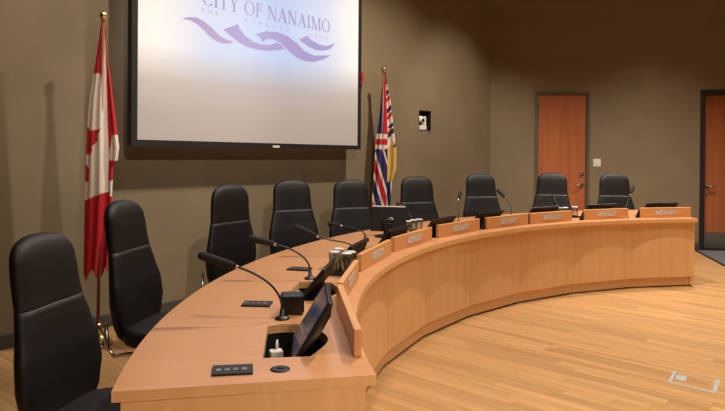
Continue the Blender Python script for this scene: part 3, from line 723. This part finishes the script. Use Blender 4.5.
flag((.213, 8.02, 0), 0, 'blue, white and red striped flag with gold sun on a floor stand', 84.3, 380.5, 71, lambda u: 258+6*math.sin(u*13),
     [(71, 383), (80, 382.2), (113, 379.5), (143, 375.8), (170, 374.5), (212, 372), (260, 371)],
     [(71, 384.6), (90, 386), (130, 387.5), (160, 388), (212, 387), (260, 386)],
     [(71, 385), (80, 386.3), (101, 390.5), (132, 394.3), (150, 397), (170, 397), (181, 393), (212, 390.5), (260, 390)],
     col_bc, [f_red, f_white, f_blue, f_yel], None, .03, 2.38)
# ------------------------------------------------------------------ wall fittings
q = L0+UW*5.365
e = empty('security_camera', (q.x, q.y, 1.72), LROT); tag(e, 'white dome camera in a black recess of the wall right of flag', 'camera')
b = MB(); b.box(-.134, .134, TH-.012, TH-.002, .001, .274); b.box(-.134, -.126, .0, TH-.012, .001, .274); b.box(.126, .134, 0, TH-.012, .001, .274); b.box(-.126, .126, 0, TH-.012, .001, .009); b.box(-.126, .126, 0, TH-.012, .266, .274)
b.build('recess_box', m_black, e)
b = MB(); b.box(-.115, .06, .01, .10, .0095, .075); b.build('camera_base', m_white, e, bevel=.012)
b = MB(); b.box(.02, .06, .02, .09, .076, .20); b.build('camera_arm', m_white, e, bevel=.012)
b = MB(); b.lathe([(.034, 0), (.045, .03), (.04, .065), (.02, .085), (.004, .09)], 16, (-.04, .05, .115)); h_ = b.build('camera_head', m_white, e)
M = Matrix.Translation((-.045, .004, .14)) @ Matrix.Rotation(R(90), 4, 'X')
b = MB(); b.rings([[M @ Vector((r*math.cos(2*math.pi*j/14), r*math.sin(2*math.pi*j/14), z)) for j in range(14)] for r, z in ((.024, 0), (.024, .015), (.012, .018))]); b.build('lens', m_glassy, h_)
b = MB(); b.tube([(.06, .05, .02), (.09, .04, .015), (.10, -.01, -.01), (.085, -.008, -.045)], .006); b.build('cable', m_black, e)
q = L0+UW*4.01
e = empty('alarm_strobe', (q.x, q.y, 2.28), LROT); tag(e, 'small red alarm strobe on the wall at right edge of the screen', 'alarm')
MB().box(-.055, .055, -.045, -.001, 0, .13).build('housing', m_red, e, bevel=.006)
MB().box(-.03, .03, -.062, -.0455, .045, .10).build('lens', m_red, e, bevel=.006)
MB().box(-.04, .04, -.03, -.001, -.075, -.003).build('back_box', m_frame_b, e, bevel=.004)
q = CO+BDIR*1.59
e = empty('light_switch', (q.x, q.y, 1.215), BROT); tag(e, 'white square light switch plate right of the narrow door', 'switch')
MB().box(-.056, .056, -.008, -.0005, 0, .115).build('plate', m_white, e, bevel=.003)
for x in (-.025, .025): MB().box(x-.012, x+.012, -.013, -.0082, .035, .08).build('rocker', m_white, e, bevel=.002)
# ------------------------------------------------------------------ mat by the right door, tape on the floor
e = empty('entrance_mat', (5.0, 9.3, 0)); tag(e, 'grey mat with dark edging on the floor by the black framed door', 'mat')
mp = [(4.93-5, 9.925-9.3), (4.60-5, 8.10-9.3), (6.6-5, 7.9-9.3), (6.6-5, 9.76-9.3)]
b = MB(); b.prism(mp, .0008, .007); b.build('pile', m_mat, e)
b = MB(); a_, b_ = Vector(mp[0]), Vector(mp[1]); n_ = Vector((-(b_-a_).y, (b_-a_).x)).normalized()*-.035
b.prism([tuple(a_), tuple(b_), tuple(b_+n_), tuple(a_+n_)], .0008, .009); b.build('edging', m_frame_b, e)
e = empty('floor_tape_mark', (2.25, 4.55, 0)); tag(e, 'grey tape rectangle stuck on the plank floor at right', 'tape')
T = [Vector((2.072-2.25, 4.526-4.55)), Vector((2.284-2.25, 4.353-4.55)), Vector((2.435-2.25, 4.59-4.55)), Vector((2.212-2.25, 4.741-4.55))]
def strip(a, b_, w):
    n = Vector((-(b_-a).y, (b_-a).x)).normalized()*w/2; m = MB(); m.prism([tuple(a-n), tuple(b_-n), tuple(b_+n), tuple(a+n)], .0005, .0012); m.build('tape_strip', m_tape, e)
strip(T[0], T[1], .02); strip(T[1]+(T[2]-T[1])*.06, T[2], .026); strip(T[3]+(T[2]-T[3])*.06, T[2]+(T[3]-T[2])*.08, .008); strip(T[0]+(T[3]-T[0])*.07, T[3], .022)
m = MB(); A = T[0]+(T[3]-T[0])*.35+(T[1]-T[0])*.08; u1 = (T[1]-T[0])*.24; u2 = (T[3]-T[0])*.45
m.prism([tuple(A), tuple(A+u1), tuple(A+u1+u2), tuple(A+u2)], .0013, .0018); m.build('tape_patch', m_tape, e)
